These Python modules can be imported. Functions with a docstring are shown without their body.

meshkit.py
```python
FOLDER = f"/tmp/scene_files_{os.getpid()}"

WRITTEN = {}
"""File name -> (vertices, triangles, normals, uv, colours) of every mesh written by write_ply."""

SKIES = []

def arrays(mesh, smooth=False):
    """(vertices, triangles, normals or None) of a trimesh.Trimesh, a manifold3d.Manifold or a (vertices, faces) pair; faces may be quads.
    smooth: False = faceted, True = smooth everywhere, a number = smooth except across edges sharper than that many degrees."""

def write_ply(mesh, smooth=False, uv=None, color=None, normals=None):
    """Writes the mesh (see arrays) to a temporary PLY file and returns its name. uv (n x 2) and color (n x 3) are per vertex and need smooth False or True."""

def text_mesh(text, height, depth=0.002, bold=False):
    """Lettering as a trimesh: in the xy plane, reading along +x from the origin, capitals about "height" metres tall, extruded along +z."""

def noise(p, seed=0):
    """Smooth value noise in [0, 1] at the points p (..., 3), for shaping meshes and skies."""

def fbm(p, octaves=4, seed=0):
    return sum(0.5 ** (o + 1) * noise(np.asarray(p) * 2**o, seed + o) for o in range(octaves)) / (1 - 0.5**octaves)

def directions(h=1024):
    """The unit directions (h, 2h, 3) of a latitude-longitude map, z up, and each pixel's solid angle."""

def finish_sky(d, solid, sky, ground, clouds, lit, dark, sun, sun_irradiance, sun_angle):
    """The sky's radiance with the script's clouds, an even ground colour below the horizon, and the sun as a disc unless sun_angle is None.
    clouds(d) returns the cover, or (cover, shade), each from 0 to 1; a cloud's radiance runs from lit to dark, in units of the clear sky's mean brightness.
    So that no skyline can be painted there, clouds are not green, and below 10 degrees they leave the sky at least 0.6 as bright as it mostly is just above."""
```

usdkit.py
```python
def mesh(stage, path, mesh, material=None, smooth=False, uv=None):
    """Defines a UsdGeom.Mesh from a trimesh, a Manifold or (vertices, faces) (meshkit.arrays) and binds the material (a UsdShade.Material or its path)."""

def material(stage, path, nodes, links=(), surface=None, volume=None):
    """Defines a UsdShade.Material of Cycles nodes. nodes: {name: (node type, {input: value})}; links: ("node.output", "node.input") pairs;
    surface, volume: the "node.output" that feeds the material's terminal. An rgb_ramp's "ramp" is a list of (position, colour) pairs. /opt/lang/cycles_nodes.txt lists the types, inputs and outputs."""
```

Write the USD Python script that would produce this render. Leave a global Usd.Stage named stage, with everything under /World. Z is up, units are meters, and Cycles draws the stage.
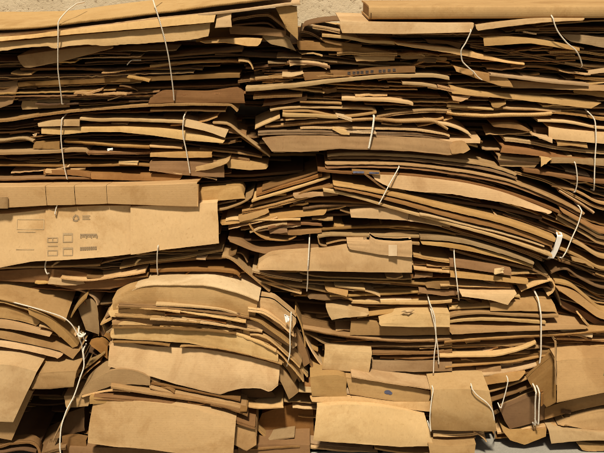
import math, random
import numpy as np
import usdkit, meshkit
from pxr import Gf, Sdf, Usd, UsdGeom, UsdLux, UsdShade, Vt

stage = Usd.Stage.CreateInMemory()
UsdGeom.SetStageUpAxis(stage, UsdGeom.Tokens.z)
UsdGeom.SetStageMetersPerUnit(stage, 1.0)
UsdGeom.Xform.Define(stage, '/World')
RNG = random.Random(11)

# ------------------------------------------------------------------ camera
PITCH, CAM_Y, FOCAL = math.radians(17.0), -3.4, 53.06
FPX = 604 * FOCAL / 36.0
def ray(px, py):
    a, b = (px - 302) / FPX, -(py - 226.5) / FPX
    c, s = math.cos(PITCH), math.sin(PITCH)
    return np.array([a, c + b * s, -s + b * c])
_r = ray(520, 444)
CAM_Z = -(_r[2] / _r[1]) * (-0.10 - CAM_Y)           # so that the floor is z = 0
def P(px, py, y):
    r = ray(px, py)
    k = (y - CAM_Y) / r[1]
    return np.array([r[0] * k, y, CAM_Z + r[2] * k])
cam = UsdGeom.Camera.Define(stage, '/World/camera')
cam.CreateHorizontalApertureAttr(36.0); cam.CreateVerticalApertureAttr(27.0); cam.CreateFocalLengthAttr(FOCAL)
cam.CreateClippingRangeAttr(Gf.Vec2f(0.05, 200.0))
cam.AddTranslateOp().Set(Gf.Vec3d(0, CAM_Y, CAM_Z))
cam.AddRotateXOp().Set(90.0 - math.degrees(PITCH))
cam.CreateExposureAttr(0.25)

# ------------------------------------------------------------------ daylight
SUN_EL, SUN_AZ = math.radians(61), math.radians(190)   # azimuth from +y towards +x: behind the camera, slightly left
sun_dir = np.array([math.sin(SUN_AZ) * math.cos(SUN_EL), math.cos(SUN_AZ) * math.cos(SUN_EL), math.sin(SUN_EL)])
usdkit.material(stage, '/World/Looks/sky_light', {
    's': ('sky_texture', {'sky_type': 'single_scattering', 'sun_disc': False, 'sun_elevation': SUN_EL, 'sun_rotation': math.atan2(sun_dir[0], sun_dir[1]), 'aerosol_density': 2.0}),
    'h': ('hsv', {'saturation': 0.2}),
    'b': ('background_shader', {'strength': 0.05})},
    [('s.color', 'h.color'), ('h.color', 'b.color')], surface='b.background')
sky = UsdLux.DomeLight.Define(stage, '/World/sky')
UsdShade.MaterialBindingAPI.Apply(sky.GetPrim()).Bind(UsdShade.Material.Get(stage, '/World/Looks/sky_light'))
sky.GetPrim().SetCustomDataByKey('kind', 'structure')
sun = UsdLux.DistantLight.Define(stage, '/World/sun')
sun.CreateNormalizeAttr(True); sun.CreateIntensityAttr(1.25); sun.CreateAngleAttr(6.0); sun.CreateColorAttr(Gf.Vec3f(1.0, 0.95, 0.88))
sun.AddRotateXYZOp().Set(Gf.Vec3f(90 - math.degrees(SUN_EL), 0, 180 - math.degrees(SUN_AZ)))

# ------------------------------------------------------------------ materials
def kraft(name, a, b, flute, own=None):
    d = 'z' if flute == 'z' else 'x'
    nodes = {
        'g': ('geometry', {}), 'o': ('object_info', {}),
        'w': ('math', {'math_type': 'multiply', 'value2': 60.0}),
        'n1': ('noise_texture', {'dimensions': '4D', 'scale': 6.0, 'detail': 5.0, 'roughness': 0.6}),
        'r1': ('rgb_ramp', {'ramp': [(0.3, a), (0.7, b)]}),
        'm2': ('mapping', {'mapping_type': 'point', 'scale': (70, 70, 110) if flute == 'z' else (110, 70, 70)}),
        'n2': ('noise_texture', {'scale': 1.0, 'detail': 3.0, 'roughness': 0.65}),
        'r2': ('rgb_ramp', {'ramp': [(0.3, (0.93,) * 3), (0.7, (1.05,) * 3)]}),
        'x2': ('mix_color', {'blend_type': 'multiply', 'fac': 0.8, 'use_clamp': False}),
        'n3': ('noise_texture', {'dimensions': '4D', 'scale': 3.2, 'detail': 6.0, 'roughness': 0.7, 'distortion': 0.5}),
        'r3': ('rgb_ramp', {'ramp': [(0.0, (0.62, 0.55, 0.48)), (0.40, (0.8, 0.75, 0.68)), (0.49, (1, 1, 1)), (1.0, (1, 1, 1))]}),
        'x3': ('mix_color', {'blend_type': 'multiply', 'fac': 0.8}),
        'n4': ('noise_texture', {'scale': 90.0, 'detail': 4.0, 'roughness': 0.8}),
        'r4': ('rgb_ramp', {'ramp': [(0.0, (0.55, 0.5, 0.45)), (0.35, (0.8, 0.76, 0.7)), (0.42, (1, 1, 1)), (1.0, (1, 1, 1))]}),
        'x4': ('mix_color', {'blend_type': 'multiply', 'fac': 0.6}),
        'at': ('attribute', {'attribute': 'edge'}),
        'wv': ('wave_texture', {'wave_type': 'bands', 'bands_direction': 'x', 'scale': 52.0, 'distortion': 2.5, 'detail': 1.0}),
        'rw': ('rgb_ramp', {'ramp': [(0.1, (0.85, 0.8, 0.74)), (0.55, (1.45, 1.42, 1.36))]}),
        'ef': ('math', {'math_type': 'multiply', 'value2': 0.7}),
        'x5': ('mix_color', {'blend_type': 'multiply', 'use_clamp': False}),
        'mv': ('map_range', {'from_min': 0, 'from_max': 1, 'to_min': 0.74, 'to_max': 1.12}),
        'rh': ('math', {'math_type': 'multiply', 'value2': 7.31}), 'rf': ('math', {'math_type': 'fraction'}),
        'mh': ('map_range', {'from_min': 0, 'from_max': 1, 'to_min': 0.4875, 'to_max': 0.4945}),
        'ws': ('math', {'math_type': 'multiply', 'value2': 17.7}), 'fs': ('math', {'math_type': 'fraction'}), 'ms': ('map_range', {'from_min': 0, 'from_max': 1, 'to_min': 1.0, 'to_max': 1.1}),
        'hs': ('hsv', {}),
        'wf': ('wave_texture', {'wave_type': 'bands', 'bands_direction': d, 'scale': 44.0, 'distortion': 0.6, 'detail': 1.0}),
        'bm0': ('math', {'math_type': 'multiply', 'value2': 0.32}),
        'bm1': ('math', {'math_type': 'add'}),
        'bp': ('bump', {'strength': 0.3, 'distance': 0.0009}),
        'p': ('principled_bsdf', {'roughness': 0.82, 'specular_ior_level': 0.22}),
    }
    links = [('o.random', 'w.value1'), ('g.position', 'n1.vector'), ('w.value', 'n1.w'), ('n1.fac', 'r1.fac'),
             ('g.position', 'm2.vector'), ('m2.vector', 'n2.vector'), ('n2.fac', 'r2.fac'), ('r1.color', 'x2.a'), ('r2.color', 'x2.b'),
             ('g.position', 'n3.vector'), ('w.value', 'n3.w'), ('n3.fac', 'r3.fac'), ('x2.result', 'x3.a'), ('r3.color', 'x3.b'),
             ('g.position', 'n4.vector'), ('n4.fac', 'r4.fac'), ('x3.result', 'x4.a'), ('r4.color', 'x4.b'),
             ('at.fac', 'ef.value1'), ('ef.value', 'x5.fac'), ('g.position', 'wv.vector'), ('wv.fac', 'rw.fac'), ('x4.result', 'x5.a'), ('rw.color', 'x5.b'),
             ('o.random', 'mv.value'), ('o.random', 'rh.value1'), ('rh.value', 'rf.value1'), ('rf.value', 'mh.value'),
             ('o.random', 'ws.value1'), ('ws.value', 'fs.value1'), ('fs.value', 'ms.value'), ('ms.result', 'hs.saturation'), ('mv.result', 'hs.value'), ('mh.result', 'hs.hue'), ('x5.result', 'hs.color'), ('hs.color', 'p.base_color'),
             ('g.position', 'wf.vector'), ('wf.fac', 'bm0.value1'), ('bm0.value', 'bm1.value1'), ('n2.fac', 'bm1.value2'), ('bm1.value', 'bp.height'), ('bp.normal', 'p.normal')]
    if own is not None:
        nodes['o'] = ('value', {'value': own}); links = [(p.replace('o.random', 'o.value') if p == 'o.random' else p, q) for p, q in links]
    return usdkit.material(stage, '/World/Looks/' + name, nodes, links, surface='p.BSDF')

TONES = {'W': ('cream_kraft', (0.54, 0.375, 0.175), (0.61, 0.44, 0.22)),
         'L': ('pale_kraft', (0.44, 0.287, 0.115), (0.50, 0.34, 0.147)),
         'K': ('kraft', (0.315, 0.19, 0.068), (0.38, 0.24, 0.09)),
         'G': ('grey_kraft', (0.245, 0.158, 0.064), (0.305, 0.203, 0.087)),
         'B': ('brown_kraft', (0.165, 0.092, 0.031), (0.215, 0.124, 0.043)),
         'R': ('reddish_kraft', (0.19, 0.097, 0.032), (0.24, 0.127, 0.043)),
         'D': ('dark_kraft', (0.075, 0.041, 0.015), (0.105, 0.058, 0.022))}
MAT = {}
for k, (n, a, b) in TONES.items():
    MAT[k] = [kraft(n, a, b, 'z'), kraft(n + '_ribbed', a, b, 'x')]

MAT['P'] = [kraft('panel_kraft', (0.50, 0.34, 0.155), (0.56, 0.395, 0.19), 'x', 0.73)] * 2
MAT['Q'] = [kraft('carton_kraft', (0.42, 0.275, 0.115), (0.48, 0.325, 0.145), 'z', 0.56)] * 2

def simple(name, col, col2, scale, rough=0.8, bump=0.3, dist=0.002):
    return usdkit.material(stage, '/World/Looks/' + name, {
        'g': ('geometry', {}), 'n': ('noise_texture', {'scale': scale, 'detail': 6.0, 'roughness': 0.65}),
        'r': ('rgb_ramp', {'ramp': [(0.3, col), (0.7, col2)]}), 'bp': ('bump', {'strength': bump, 'distance': dist}),
        'p': ('principled_bsdf', {'roughness': rough, 'specular_ior_level': 0.3})},
        [('g.position', 'n.vector'), ('n.fac', 'r.fac'), ('r.color', 'p.base_color'), ('n.fac', 'bp.height'), ('bp.normal', 'p.normal')], surface='p.BSDF')
TWINE = simple('twine_fibre', (0.62, 0.51, 0.35), (0.78, 0.68, 0.51), 160.0, 0.7)
STRAP = simple('plastic_strap', (0.66, 0.58, 0.46), (0.78, 0.70, 0.57), 60.0, 0.45)
INK = simple('brown_ink', (0.19, 0.125, 0.062), (0.32, 0.21, 0.10), 240.0, 0.8)
PALE_INK = simple('faded_ink', (0.32, 0.21, 0.10), (0.42, 0.28, 0.13), 240.0, 0.8)
FAINT_INK = simple('faint_ink', (0.44, 0.30, 0.138), (0.51, 0.355, 0.168), 240.0, 0.8)
DARK_INK = simple('black_ink', (0.02, 0.016, 0.013), (0.05, 0.035, 0.025), 240.0, 0.8)
TAPE = simple('paper_tape', (0.55, 0.37, 0.19), (0.63, 0.45, 0.25), 40.0, 0.5)
BLUE = simple('blue_print', (0.045, 0.045, 0.07), (0.10, 0.10, 0.13), 90.0, 0.7)
GREEN = simple('green_print', (0.03, 0.07, 0.03), (0.07, 0.12, 0.05), 90.0, 0.7)
RED = simple('red_print', (0.35, 0.05, 0.03), (0.42, 0.09, 0.06), 90.0, 0.7)
WHITE = simple('white_scrap', (0.70, 0.62, 0.50), (0.80, 0.73, 0.62), 90.0, 0.7)
CONCRETE = usdkit.material(stage, '/World/Looks/floor_concrete', {
    'g': ('geometry', {}), 'n': ('noise_texture', {'scale': 2.5, 'detail': 8.0, 'roughness': 0.7}), 'n2': ('noise_texture', {'scale': 120.0, 'detail': 4.0, 'roughness': 0.8}),
    'r': ('rgb_ramp', {'ramp': [(0.3, (0.22, 0.19, 0.135)), (0.7, (0.30, 0.262, 0.19))]}), 'r2': ('rgb_ramp', {'ramp': [(0.3, (0.7,) * 3), (0.65, (1.05,) * 3)]}),
    'x': ('mix_color', {'blend_type': 'multiply', 'fac': 0.8}), 'bp': ('bump', {'strength': 0.4, 'distance': 0.003}), 'p': ('principled_bsdf', {'roughness': 0.8})},
    [('g.position', 'n.vector'), ('g.position', 'n2.vector'), ('n.fac', 'r.fac'), ('n2.fac', 'r2.fac'), ('r.color', 'x.a'), ('r2.color', 'x.b'), ('x.result', 'p.base_color'), ('n2.fac', 'bp.height'), ('bp.normal', 'p.normal')], surface='p.BSDF')
PLASTER = usdkit.material(stage, '/World/Looks/wall_plaster', {
    'g': ('geometry', {}), 'n': ('noise_texture', {'scale': 9.0, 'detail': 8.0, 'roughness': 0.7}),
    'v': ('noise_texture', {'scale': 48.0, 'detail': 4.0, 'roughness': 0.75}),
    'r': ('rgb_ramp', {'ramp': [(0.3, (0.52, 0.385, 0.21)), (0.7, (0.62, 0.48, 0.28))]}),
    'r2': ('rgb_ramp', {'ramp': [(0.0, (0.2, 0.15, 0.1)), (0.35, (0.35, 0.28, 0.2)), (0.42, (1, 1, 1)), (1, (1, 1, 1))]}),
    'x': ('mix_color', {'blend_type': 'multiply', 'fac': 0.8}), 'bp': ('bump', {'strength': 0.6, 'distance': 0.006}), 'p': ('principled_bsdf', {'roughness': 0.9})},
    [('g.position', 'n.vector'), ('g.position', 'v.vector'), ('n.fac', 'r.fac'), ('v.fac', 'r2.fac'), ('r.color', 'x.a'), ('r2.color', 'x.b'), ('x.result', 'p.base_color'), ('v.fac', 'bp.height'), ('bp.normal', 'p.normal')], surface='p.BSDF')

# ------------------------------------------------------------------ naming helpers
USED = {}
SEED = [0]
def numbered(parent, name):
    n = USED.get((parent, name), 0); USED[(parent, name)] = n + 1
    return parent + '/' + (name if n == 0 else '%s_%03d' % (name, n))
def tag(prim, label=None, category=None, group=None, kind=None):
    for k, v in (('label', label), ('category', category), ('group', group), ('kind', kind)):
        if v: prim.SetCustomDataByKey(k, v)
    return prim
class Thing:
    """An Xform at the thing's base under /World; parts are written in its own coordinates."""
    def __init__(self, name, label, category, base, group=None, front=0.0):
        self.path = numbered('/World', name); self.base = np.array(base, float); self.front = front
        x = UsdGeom.Xform.Define(stage, self.path); x.AddTranslateOp().Set(Gf.Vec3d(*map(float, base)))
        tag(x.GetPrim(), label, category, group); self.points = []
def put(parent, name, v, f, mat, edge=None, base=(0, 0, 0), label=None, kind=None):
    path = numbered(parent, name)
    if parent.startswith('/World/'): v = v.copy(); v[:, 2] = np.maximum(v[:, 2], 0.003 + 0.0007 * (SEED[0] % 11))
    m = usdkit.mesh(stage, path, (v - np.asarray(base), f), mat, smooth=True)
    if edge is not None:
        UsdGeom.PrimvarsAPI(m).CreatePrimvar('edge', Sdf.ValueTypeNames.FloatArray, "vertex").Set(Vt.FloatArray.FromNumpy(edge.astype(np.float32)))
    tag(m.GetPrim(), label, kind=kind)
    return path

# ------------------------------------------------------------------ sheet geometry
def quads(nu, nv, off=0, flip=False):
    i, j = np.meshgrid(np.arange(nu - 1), np.arange(nv - 1), indexing='ij')
    a = off + i * nv + j
    q = np.stack([a, a + 1, a + nv + 1, a + nv], -1).reshape(-1, 4)
    if flip: q = q[:, ::-1]
    return np.vstack([q[:, [0, 1, 2]], q[:, [0, 2, 3]]])
def shell(O, t, creases=()):
    """Board of thickness t under the grid O[u, v]; returns vertices, triangles and 1 on cut edges."""
    du, dv = np.gradient(O, axis=0), np.gradient(O, axis=1)
    n = -np.cross(du, dv); n /= np.linalg.norm(n, axis=2, keepdims=True) + 1e-12
    I = O - n * t
    nu, nv = O.shape[:2]
    V, F, E, off = [], [], [], 0
    cut = [0, *creases, nv - 1]
    strips = [(G[:, p:q + 1], fl, 0) for G, fl in ((O, False), (I, True)) for p, q in zip(cut[:-1], cut[1:])]
    for g, fl, e in (*strips,
                     (np.stack([O[:, -1], I[:, -1]], 1), False, 1), (np.stack([O[:, 0], I[:, 0]], 1), True, 1),
                     (np.stack([O[0], I[0]], 1), False, 1), (np.stack([O[-1], I[-1]], 1), True, 1)):
        V.append(g.reshape(-1, 3)); F.append(quads(g.shape[0], g.shape[1], off, fl)); E.append(np.full(g.shape[0] * g.shape[1], e)); off += g.shape[0] * g.shape[1]
    return np.vstack(V), np.vstack(F), np.concatenate(E)
def join(parts):
    V, F, E, off = [], [], [], 0
    for v, f, e in parts:
        V.append(v); F.append(f + off); E.append(e); off += len(v)
    return np.vstack(V), np.vstack(F), np.concatenate(E)
def parse(s):
    if not isinstance(s, str): p = [tuple(q) for q in s]
    else: p = [tuple(map(float, q.split(','))) for q in s.split()]
    out = []
    for q in p:
        if not out or abs(q[0] - out[-1][0]) + abs(q[1] - out[-1][1]) > 0.2: out.append(q)
    if out[0][0] <= 0.5: out = [(-95.0, out[0][1] + 0.2 * (out[0][1] - out[1][1]))] + [q for q in out if q[0] > -90]
    if out[-1][0] >= 603.5: out = [q for q in out if q[0] < 695] + [(700.0, out[-1][1] + 0.4 * (out[-1][1] - out[-2][1]))]
    return np.array(out)
def resample(p, n, smooth=True):
    d = np.concatenate([[0], np.cumsum(np.linalg.norm(np.diff(p, axis=0), axis=1))])
    s = np.linspace(0, d[-1], n)
    if smooth and len(p) > 2:
        from scipy.interpolate import PchipInterpolator
        return PchipInterpolator(d, p)(s)
    return np.stack([np.interp(s, d, p[:, k]) for k in range(2)], 1)
def nz(x, seed, f=1.0):
    x = np.asarray(x, float)
    return meshkit.noise(np.stack([x * f, np.full_like(x, seed * 1.37 + 0.5), np.full_like(x, 0.5)], -1), seed) * 2 - 1
def count(p):
    return int(np.clip(np.linalg.norm(np.diff(p, axis=0), axis=1).sum() / 4.0, 8, 78))
CUR = None
def S(pts, t, tone='K', y=None, s=None, d=None, style=None, jag=0.5, name='cardboard_sheet', label=None):
    """A flattened carton seen edge on: PTS the top of its front edge, T how thick it shows."""
    SEED[0] += 1; sd = SEED[0]; r = random.Random(sd * 7919)
    p = parse(pts); n = count(p); p = resample(p, n)
    length = np.linalg.norm(p[-1] - p[0])
    y0 = CUR.front + (r.uniform(-0.012, 0.02) if y is None else y * 0.01)
    D = d if d else (0.5 if length > 60 else 0.22)
    s = r.uniform(-0.01, 0.05) if s is None else s
    T = t * 0.0030
    e = np.array([P(a, b, y0) for a, b in p])
    x = e[:, 0]
    e[:, 2] += 0.0013 * nz(x, sd, 9) + 0.0008 * nz(x, sd + 1, 40)
    e[:, 2] += 0.0018 * jag * nz(x, sd + 41, 70)
    if length > 50:
        kk = sum(r.uniform(-1, 1) * np.abs(x - r.uniform(x[0], x[-1])) for _ in range(r.randint(1, 4)))
        kk = kk - np.linspace(kk[0], kk[-1], n); kk /= np.abs(kk).max() + 1e-9
        e[:, 2] += kk * r.uniform(0.0008, 0.0035)
        for side in (0, 1):
            u = np.abs(x - x[-side]); w_ = r.uniform(.02, .07)
            e[:, 2] += r.uniform(-.004, .0035) * np.clip(1 - u / w_, 0, 1)
    skew = r.uniform(-0.012, 0.012) * np.linspace(-1, 1, n)
    fr = skew + 0.006 * nz(x, sd + 2, 6) + 0.0035 * jag * nz(x, sd + 3, 60) + 0.004 * jag * nz(x, sd + 9, 25)
    def grid(prof, dzfront=0.0, front=fr):
        O = np.zeros((n, len(prof), 3))
        for j, (dy, dz) in enumerate(prof):
            w = dy / D
            O[:, j, 0] = e[:, 0] + 0.02 * w * nz([sd], sd)[0]
            O[:, j, 1] = e[:, 1] + dy + front * (1 - w)
            O[:, j, 2] = e[:, 2] + dz + s * dy + 0.006 * w * nz(x, sd + 5, 4) + 0.003 * nz(x + 3.1 * j, sd + 6, 12) * (0.3 + 0.7 * (w > 0.02))
        O[0, :, 0] += endj[0][:len(prof)]; O[-1, :, 0] += endj[1][:len(prof)]
        return O
    endj = [0.004 * nz(np.arange(60) * .37, sd + 61 + q, 1.0) for q in (0, 1)]
    style = style or ('thin' if t <= 2.6 else ('fold' if r.random() < 0.55 else 'cut'))
    if style == 'thin':
        tt = max(0.004, T * 0.85)
        m = shell(grid([(D, 0), (D * .45, 0), (D * .12, 0.001), (0.015, 0), (0, -0.0008)]), tt)
    elif style == 'fold':
        R = T / 2
        arc = [(0.0015, 0), (0, -0.0012), (-0.0008, -R), (0, -T + 0.0012), (0.0015, -T)]
        m = shell(grid([(D, 0), (D * .4, 0), (0.06, 0), (R * 1.6, 0)] + arc + [(R * 1.6, -T), (0.06, -T), (D * .5, -T)]), min(0.0042, T * 0.3), (4, 5, 7, 8))
    else:
        tt = min(0.0055, T * 0.42)
        parts = []
        k = 2 if T < 0.02 else 3
        for i in range(k):
            drop = (T - tt) * i / (k - 1)
            f2 = fr + (0 if i == 0 else r.uniform(-0.004, 0.012)) + 0.003 * nz(x, sd + 20 + i, 30)
            sag = -drop + 0.0015 * nz([i], sd)[0]
            parts.append(shell(grid([(D, sag), (D * .45, sag), (0.06, sag), (0.012, sag), (0, sag - 0.0008)], front=f2), tt))
        m = join(parts)
    CUR.points.append(m[0])
    return put(CUR.path, name, m[0], m[1], MAT[tone][r.random() < 0.4], m[2], CUR.base, label)
def F(top, bot, tone='K', y=None, dy=None, jag=0.6, s=None, d=None, bulge=None, t=0.004, name='folded_sheet', label=None, creases=(), keep=False, crumple=1.0):
    """A sheet whose front part is bent down: TOP the fold, BOT the lower edge of the face that shows."""
    SEED[0] += 1; sd = SEED[0]; r = random.Random(sd * 7919)
    a, b = parse(top), parse(bot)
    n = max(count(a), count(b)); a, b = resample(a, n), resample(b, n, smooth=False)
    length = np.linalg.norm(a[-1] - a[0])
    y0 = CUR.front + (r.uniform(-0.03, -0.012) if y is None else y * 0.01)
    hgt = np.abs(a[:, 1] - b[:, 1]).mean() * 0.004
    dy = (-r.uniform(0.02, 0.22) * hgt - 0.004) if dy is None else dy * 0.01
    D = d if d else (0.46 if length > 70 else 0.12)
    s = r.uniform(0.0, 0.05) if s is None else s
    A = np.array([P(u, v, y0) for u, v in a]); B = np.array([P(u, v, y0 + dy) for u, v in b])
    x = A[:, 0]
    A[:, 2] += 0.0015 * nz(x, sd, 10)
    if jag: B[:, 2] += 0.004 * jag * (0.22 * nz(x, sd + 3, 20) + 0.5 * nz(x, sd + 4, 85) + 0.9 * np.minimum(0, nz(x, sd + 12, 38) + 0.45)); B[:, 1] += 0.002 * nz(x, sd + 5, 30)
    sk = r.uniform(-0.01, 0.01) * np.linspace(-1, 1, n) + 0.005 * nz(x, sd + 6, 5)
    A[:, 1] += sk; B[:, 1] += sk
    bulge = min(0.01, 0.04 * hgt) if bulge is None else bulge
    ws = [0.04, 0.12, 0.25, 0.4, 0.55, 0.7, 0.85, 0.95, 1.0] if hgt > 0.045 else [0.1, 0.35, 0.65, 1.0]
    back = [D, D * .4, 0.05, 0.012, 0.001]
    O = np.zeros((n, len(back) + len(ws), 3))
    for j, q in enumerate(back):
        O[:, j] = A + np.array([0, q, s * q]) ; O[:, j, 2] += 0.004 * (q / D) * nz(x, sd + 8, 4)
    for j, w in enumerate(ws):
        k = len(back) + j
        O[:, k] = A * (1 - w) + B * w
        O[:, k, 1] -= bulge * math.sin(math.pi * w) * (0.7 + 0.5 * nz(x, sd + 9, 3)) + (0.0035 * min(1, hgt / 0.05)) * nz(x + 5 * w, sd + 10, 7) * math.sin(math.pi * min(w, .75)) + 0.0012 * nz(x + 9 * w, sd + 11, 24)
        for c in creases:
            cx = P(c, 230, y0)[0]
            O[:, k, 1] += 0.0035 * np.exp(-((O[:, k, 0] - cx) / 0.007) ** 2)
    ridge = sum(np.abs(meshkit.noise(np.stack([O[..., 0] * fq + 3, O[..., 2] * fq * .7 + sd, np.full(O.shape[:2], .5)], -1), sd + k) - .5) * am for k, (fq, am) in enumerate(((7, .007), (22, .004))))
    O[:, len(back):, 1] += (ridge * crumple)[:, len(back):] * np.clip(hgt / 0.05, .25, 1)
    nw = len(ws)
    O[0, len(back):, 0] += 0.002 * nz(np.array(ws), sd + 51, 5) + r.choice([0, 0, .008]) * np.array(ws) ** 3
    O[-1, len(back):, 0] += 0.002 * nz(np.array(ws), sd + 52, 5) - r.choice([0, 0, .008]) * np.array(ws) ** 3
    m = shell(O, t, (len(back) - 1,))
    CUR.points.append(m[0])
    path = put(CUR.path, name, m[0], m[1], MAT[tone][r.random() < 0.4], m[2], CUR.base, label)
    return (path, O[:, len(back):], y0) if keep else path
def FF(top, bot, k, tones, y=None, **kw):
    """Several sheets lying close together whose bent edges show as bands between TOP and BOT."""
    a, b = parse(top), parse(bot); n = 14
    a, b = resample(a, n), resample(b, n)
    for i in range(k):
        w0, w1 = i / k, (i + .78) / k
        F(a * (1 - w0) + b * w0, a * (1 - w1) + b * w1, tones[i % len(tones)], y=y + (i * .35 - .6), jag=.9, bulge=.002, **kw)
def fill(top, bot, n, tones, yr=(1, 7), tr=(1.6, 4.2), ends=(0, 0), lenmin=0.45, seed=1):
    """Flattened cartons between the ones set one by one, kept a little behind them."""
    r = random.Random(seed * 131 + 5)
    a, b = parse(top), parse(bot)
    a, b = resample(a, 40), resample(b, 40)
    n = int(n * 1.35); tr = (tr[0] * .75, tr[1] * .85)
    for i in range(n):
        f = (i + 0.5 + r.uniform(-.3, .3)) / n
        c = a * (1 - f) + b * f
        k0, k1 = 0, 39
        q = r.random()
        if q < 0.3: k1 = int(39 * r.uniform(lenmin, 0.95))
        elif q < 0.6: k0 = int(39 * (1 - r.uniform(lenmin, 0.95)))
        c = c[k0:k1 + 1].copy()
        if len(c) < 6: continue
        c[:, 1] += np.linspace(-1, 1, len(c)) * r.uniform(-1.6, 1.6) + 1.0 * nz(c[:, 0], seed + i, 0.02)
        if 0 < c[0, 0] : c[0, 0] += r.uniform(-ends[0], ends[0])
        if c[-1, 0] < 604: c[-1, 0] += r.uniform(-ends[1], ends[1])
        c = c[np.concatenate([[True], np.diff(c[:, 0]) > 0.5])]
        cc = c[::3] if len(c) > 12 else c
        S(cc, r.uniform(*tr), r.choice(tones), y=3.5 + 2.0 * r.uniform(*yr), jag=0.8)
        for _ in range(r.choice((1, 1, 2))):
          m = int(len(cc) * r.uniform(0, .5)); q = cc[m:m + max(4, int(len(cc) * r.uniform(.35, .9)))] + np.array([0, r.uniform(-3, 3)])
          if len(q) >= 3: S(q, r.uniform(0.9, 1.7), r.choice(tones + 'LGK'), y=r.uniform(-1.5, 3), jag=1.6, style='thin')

def bits(top, bot, n, seed, tones='LLWKKB', x=(0, 604)):
    """Short torn and bent ends of sheets sticking out between the long ones."""
    r = random.Random(seed * 101 + 7)
    a, b = resample(parse(top), 80), resample(parse(bot), 80)
    for i in range(n):
        w = r.uniform(.04, .96); k = r.randint(2, 77); c = a[k] * (1 - w) + b[k] * w
        if not x[0] - 10 < c[0] < x[1] + 10: continue
        L = r.uniform(7, 26); sl = (a[min(k + 3, 79), 1] - a[k - 2, 1]) / (a[min(k + 3, 79), 0] - a[k - 2, 0] + 1e-6) + r.gauss(0, .1)
        m = r.uniform(-1.5, 1.5)
        p = [(c[0] - L, c[1] - sl * L), (c[0] + r.uniform(-.3, .3) * L, c[1] + m), (c[0] + L, c[1] + sl * L + r.uniform(-1.5, 1.5))]
        if r.random() < .3: F(p, [(q[0] + r.uniform(-2, 2), q[1] + r.uniform(2.5, 6)) for q in p], r.choice(tones), y=r.uniform(-4.5, -1), d=.12, jag=1.8)
        else: S(p, r.uniform(1, 2.6), r.choice(tones), y=r.uniform(-4.5, 0.5), d=.15, jag=2.0, style='thin')

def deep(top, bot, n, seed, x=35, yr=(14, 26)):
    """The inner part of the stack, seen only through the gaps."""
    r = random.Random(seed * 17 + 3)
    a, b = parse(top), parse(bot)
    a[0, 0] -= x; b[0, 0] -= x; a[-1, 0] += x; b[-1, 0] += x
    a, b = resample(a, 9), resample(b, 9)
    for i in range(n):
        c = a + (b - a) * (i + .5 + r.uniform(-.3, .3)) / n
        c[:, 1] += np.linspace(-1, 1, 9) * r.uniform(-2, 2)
        S(c, r.uniform(2.6, 6), r.choice('BDRK'), y=r.uniform(*yr), d=.3)

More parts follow.
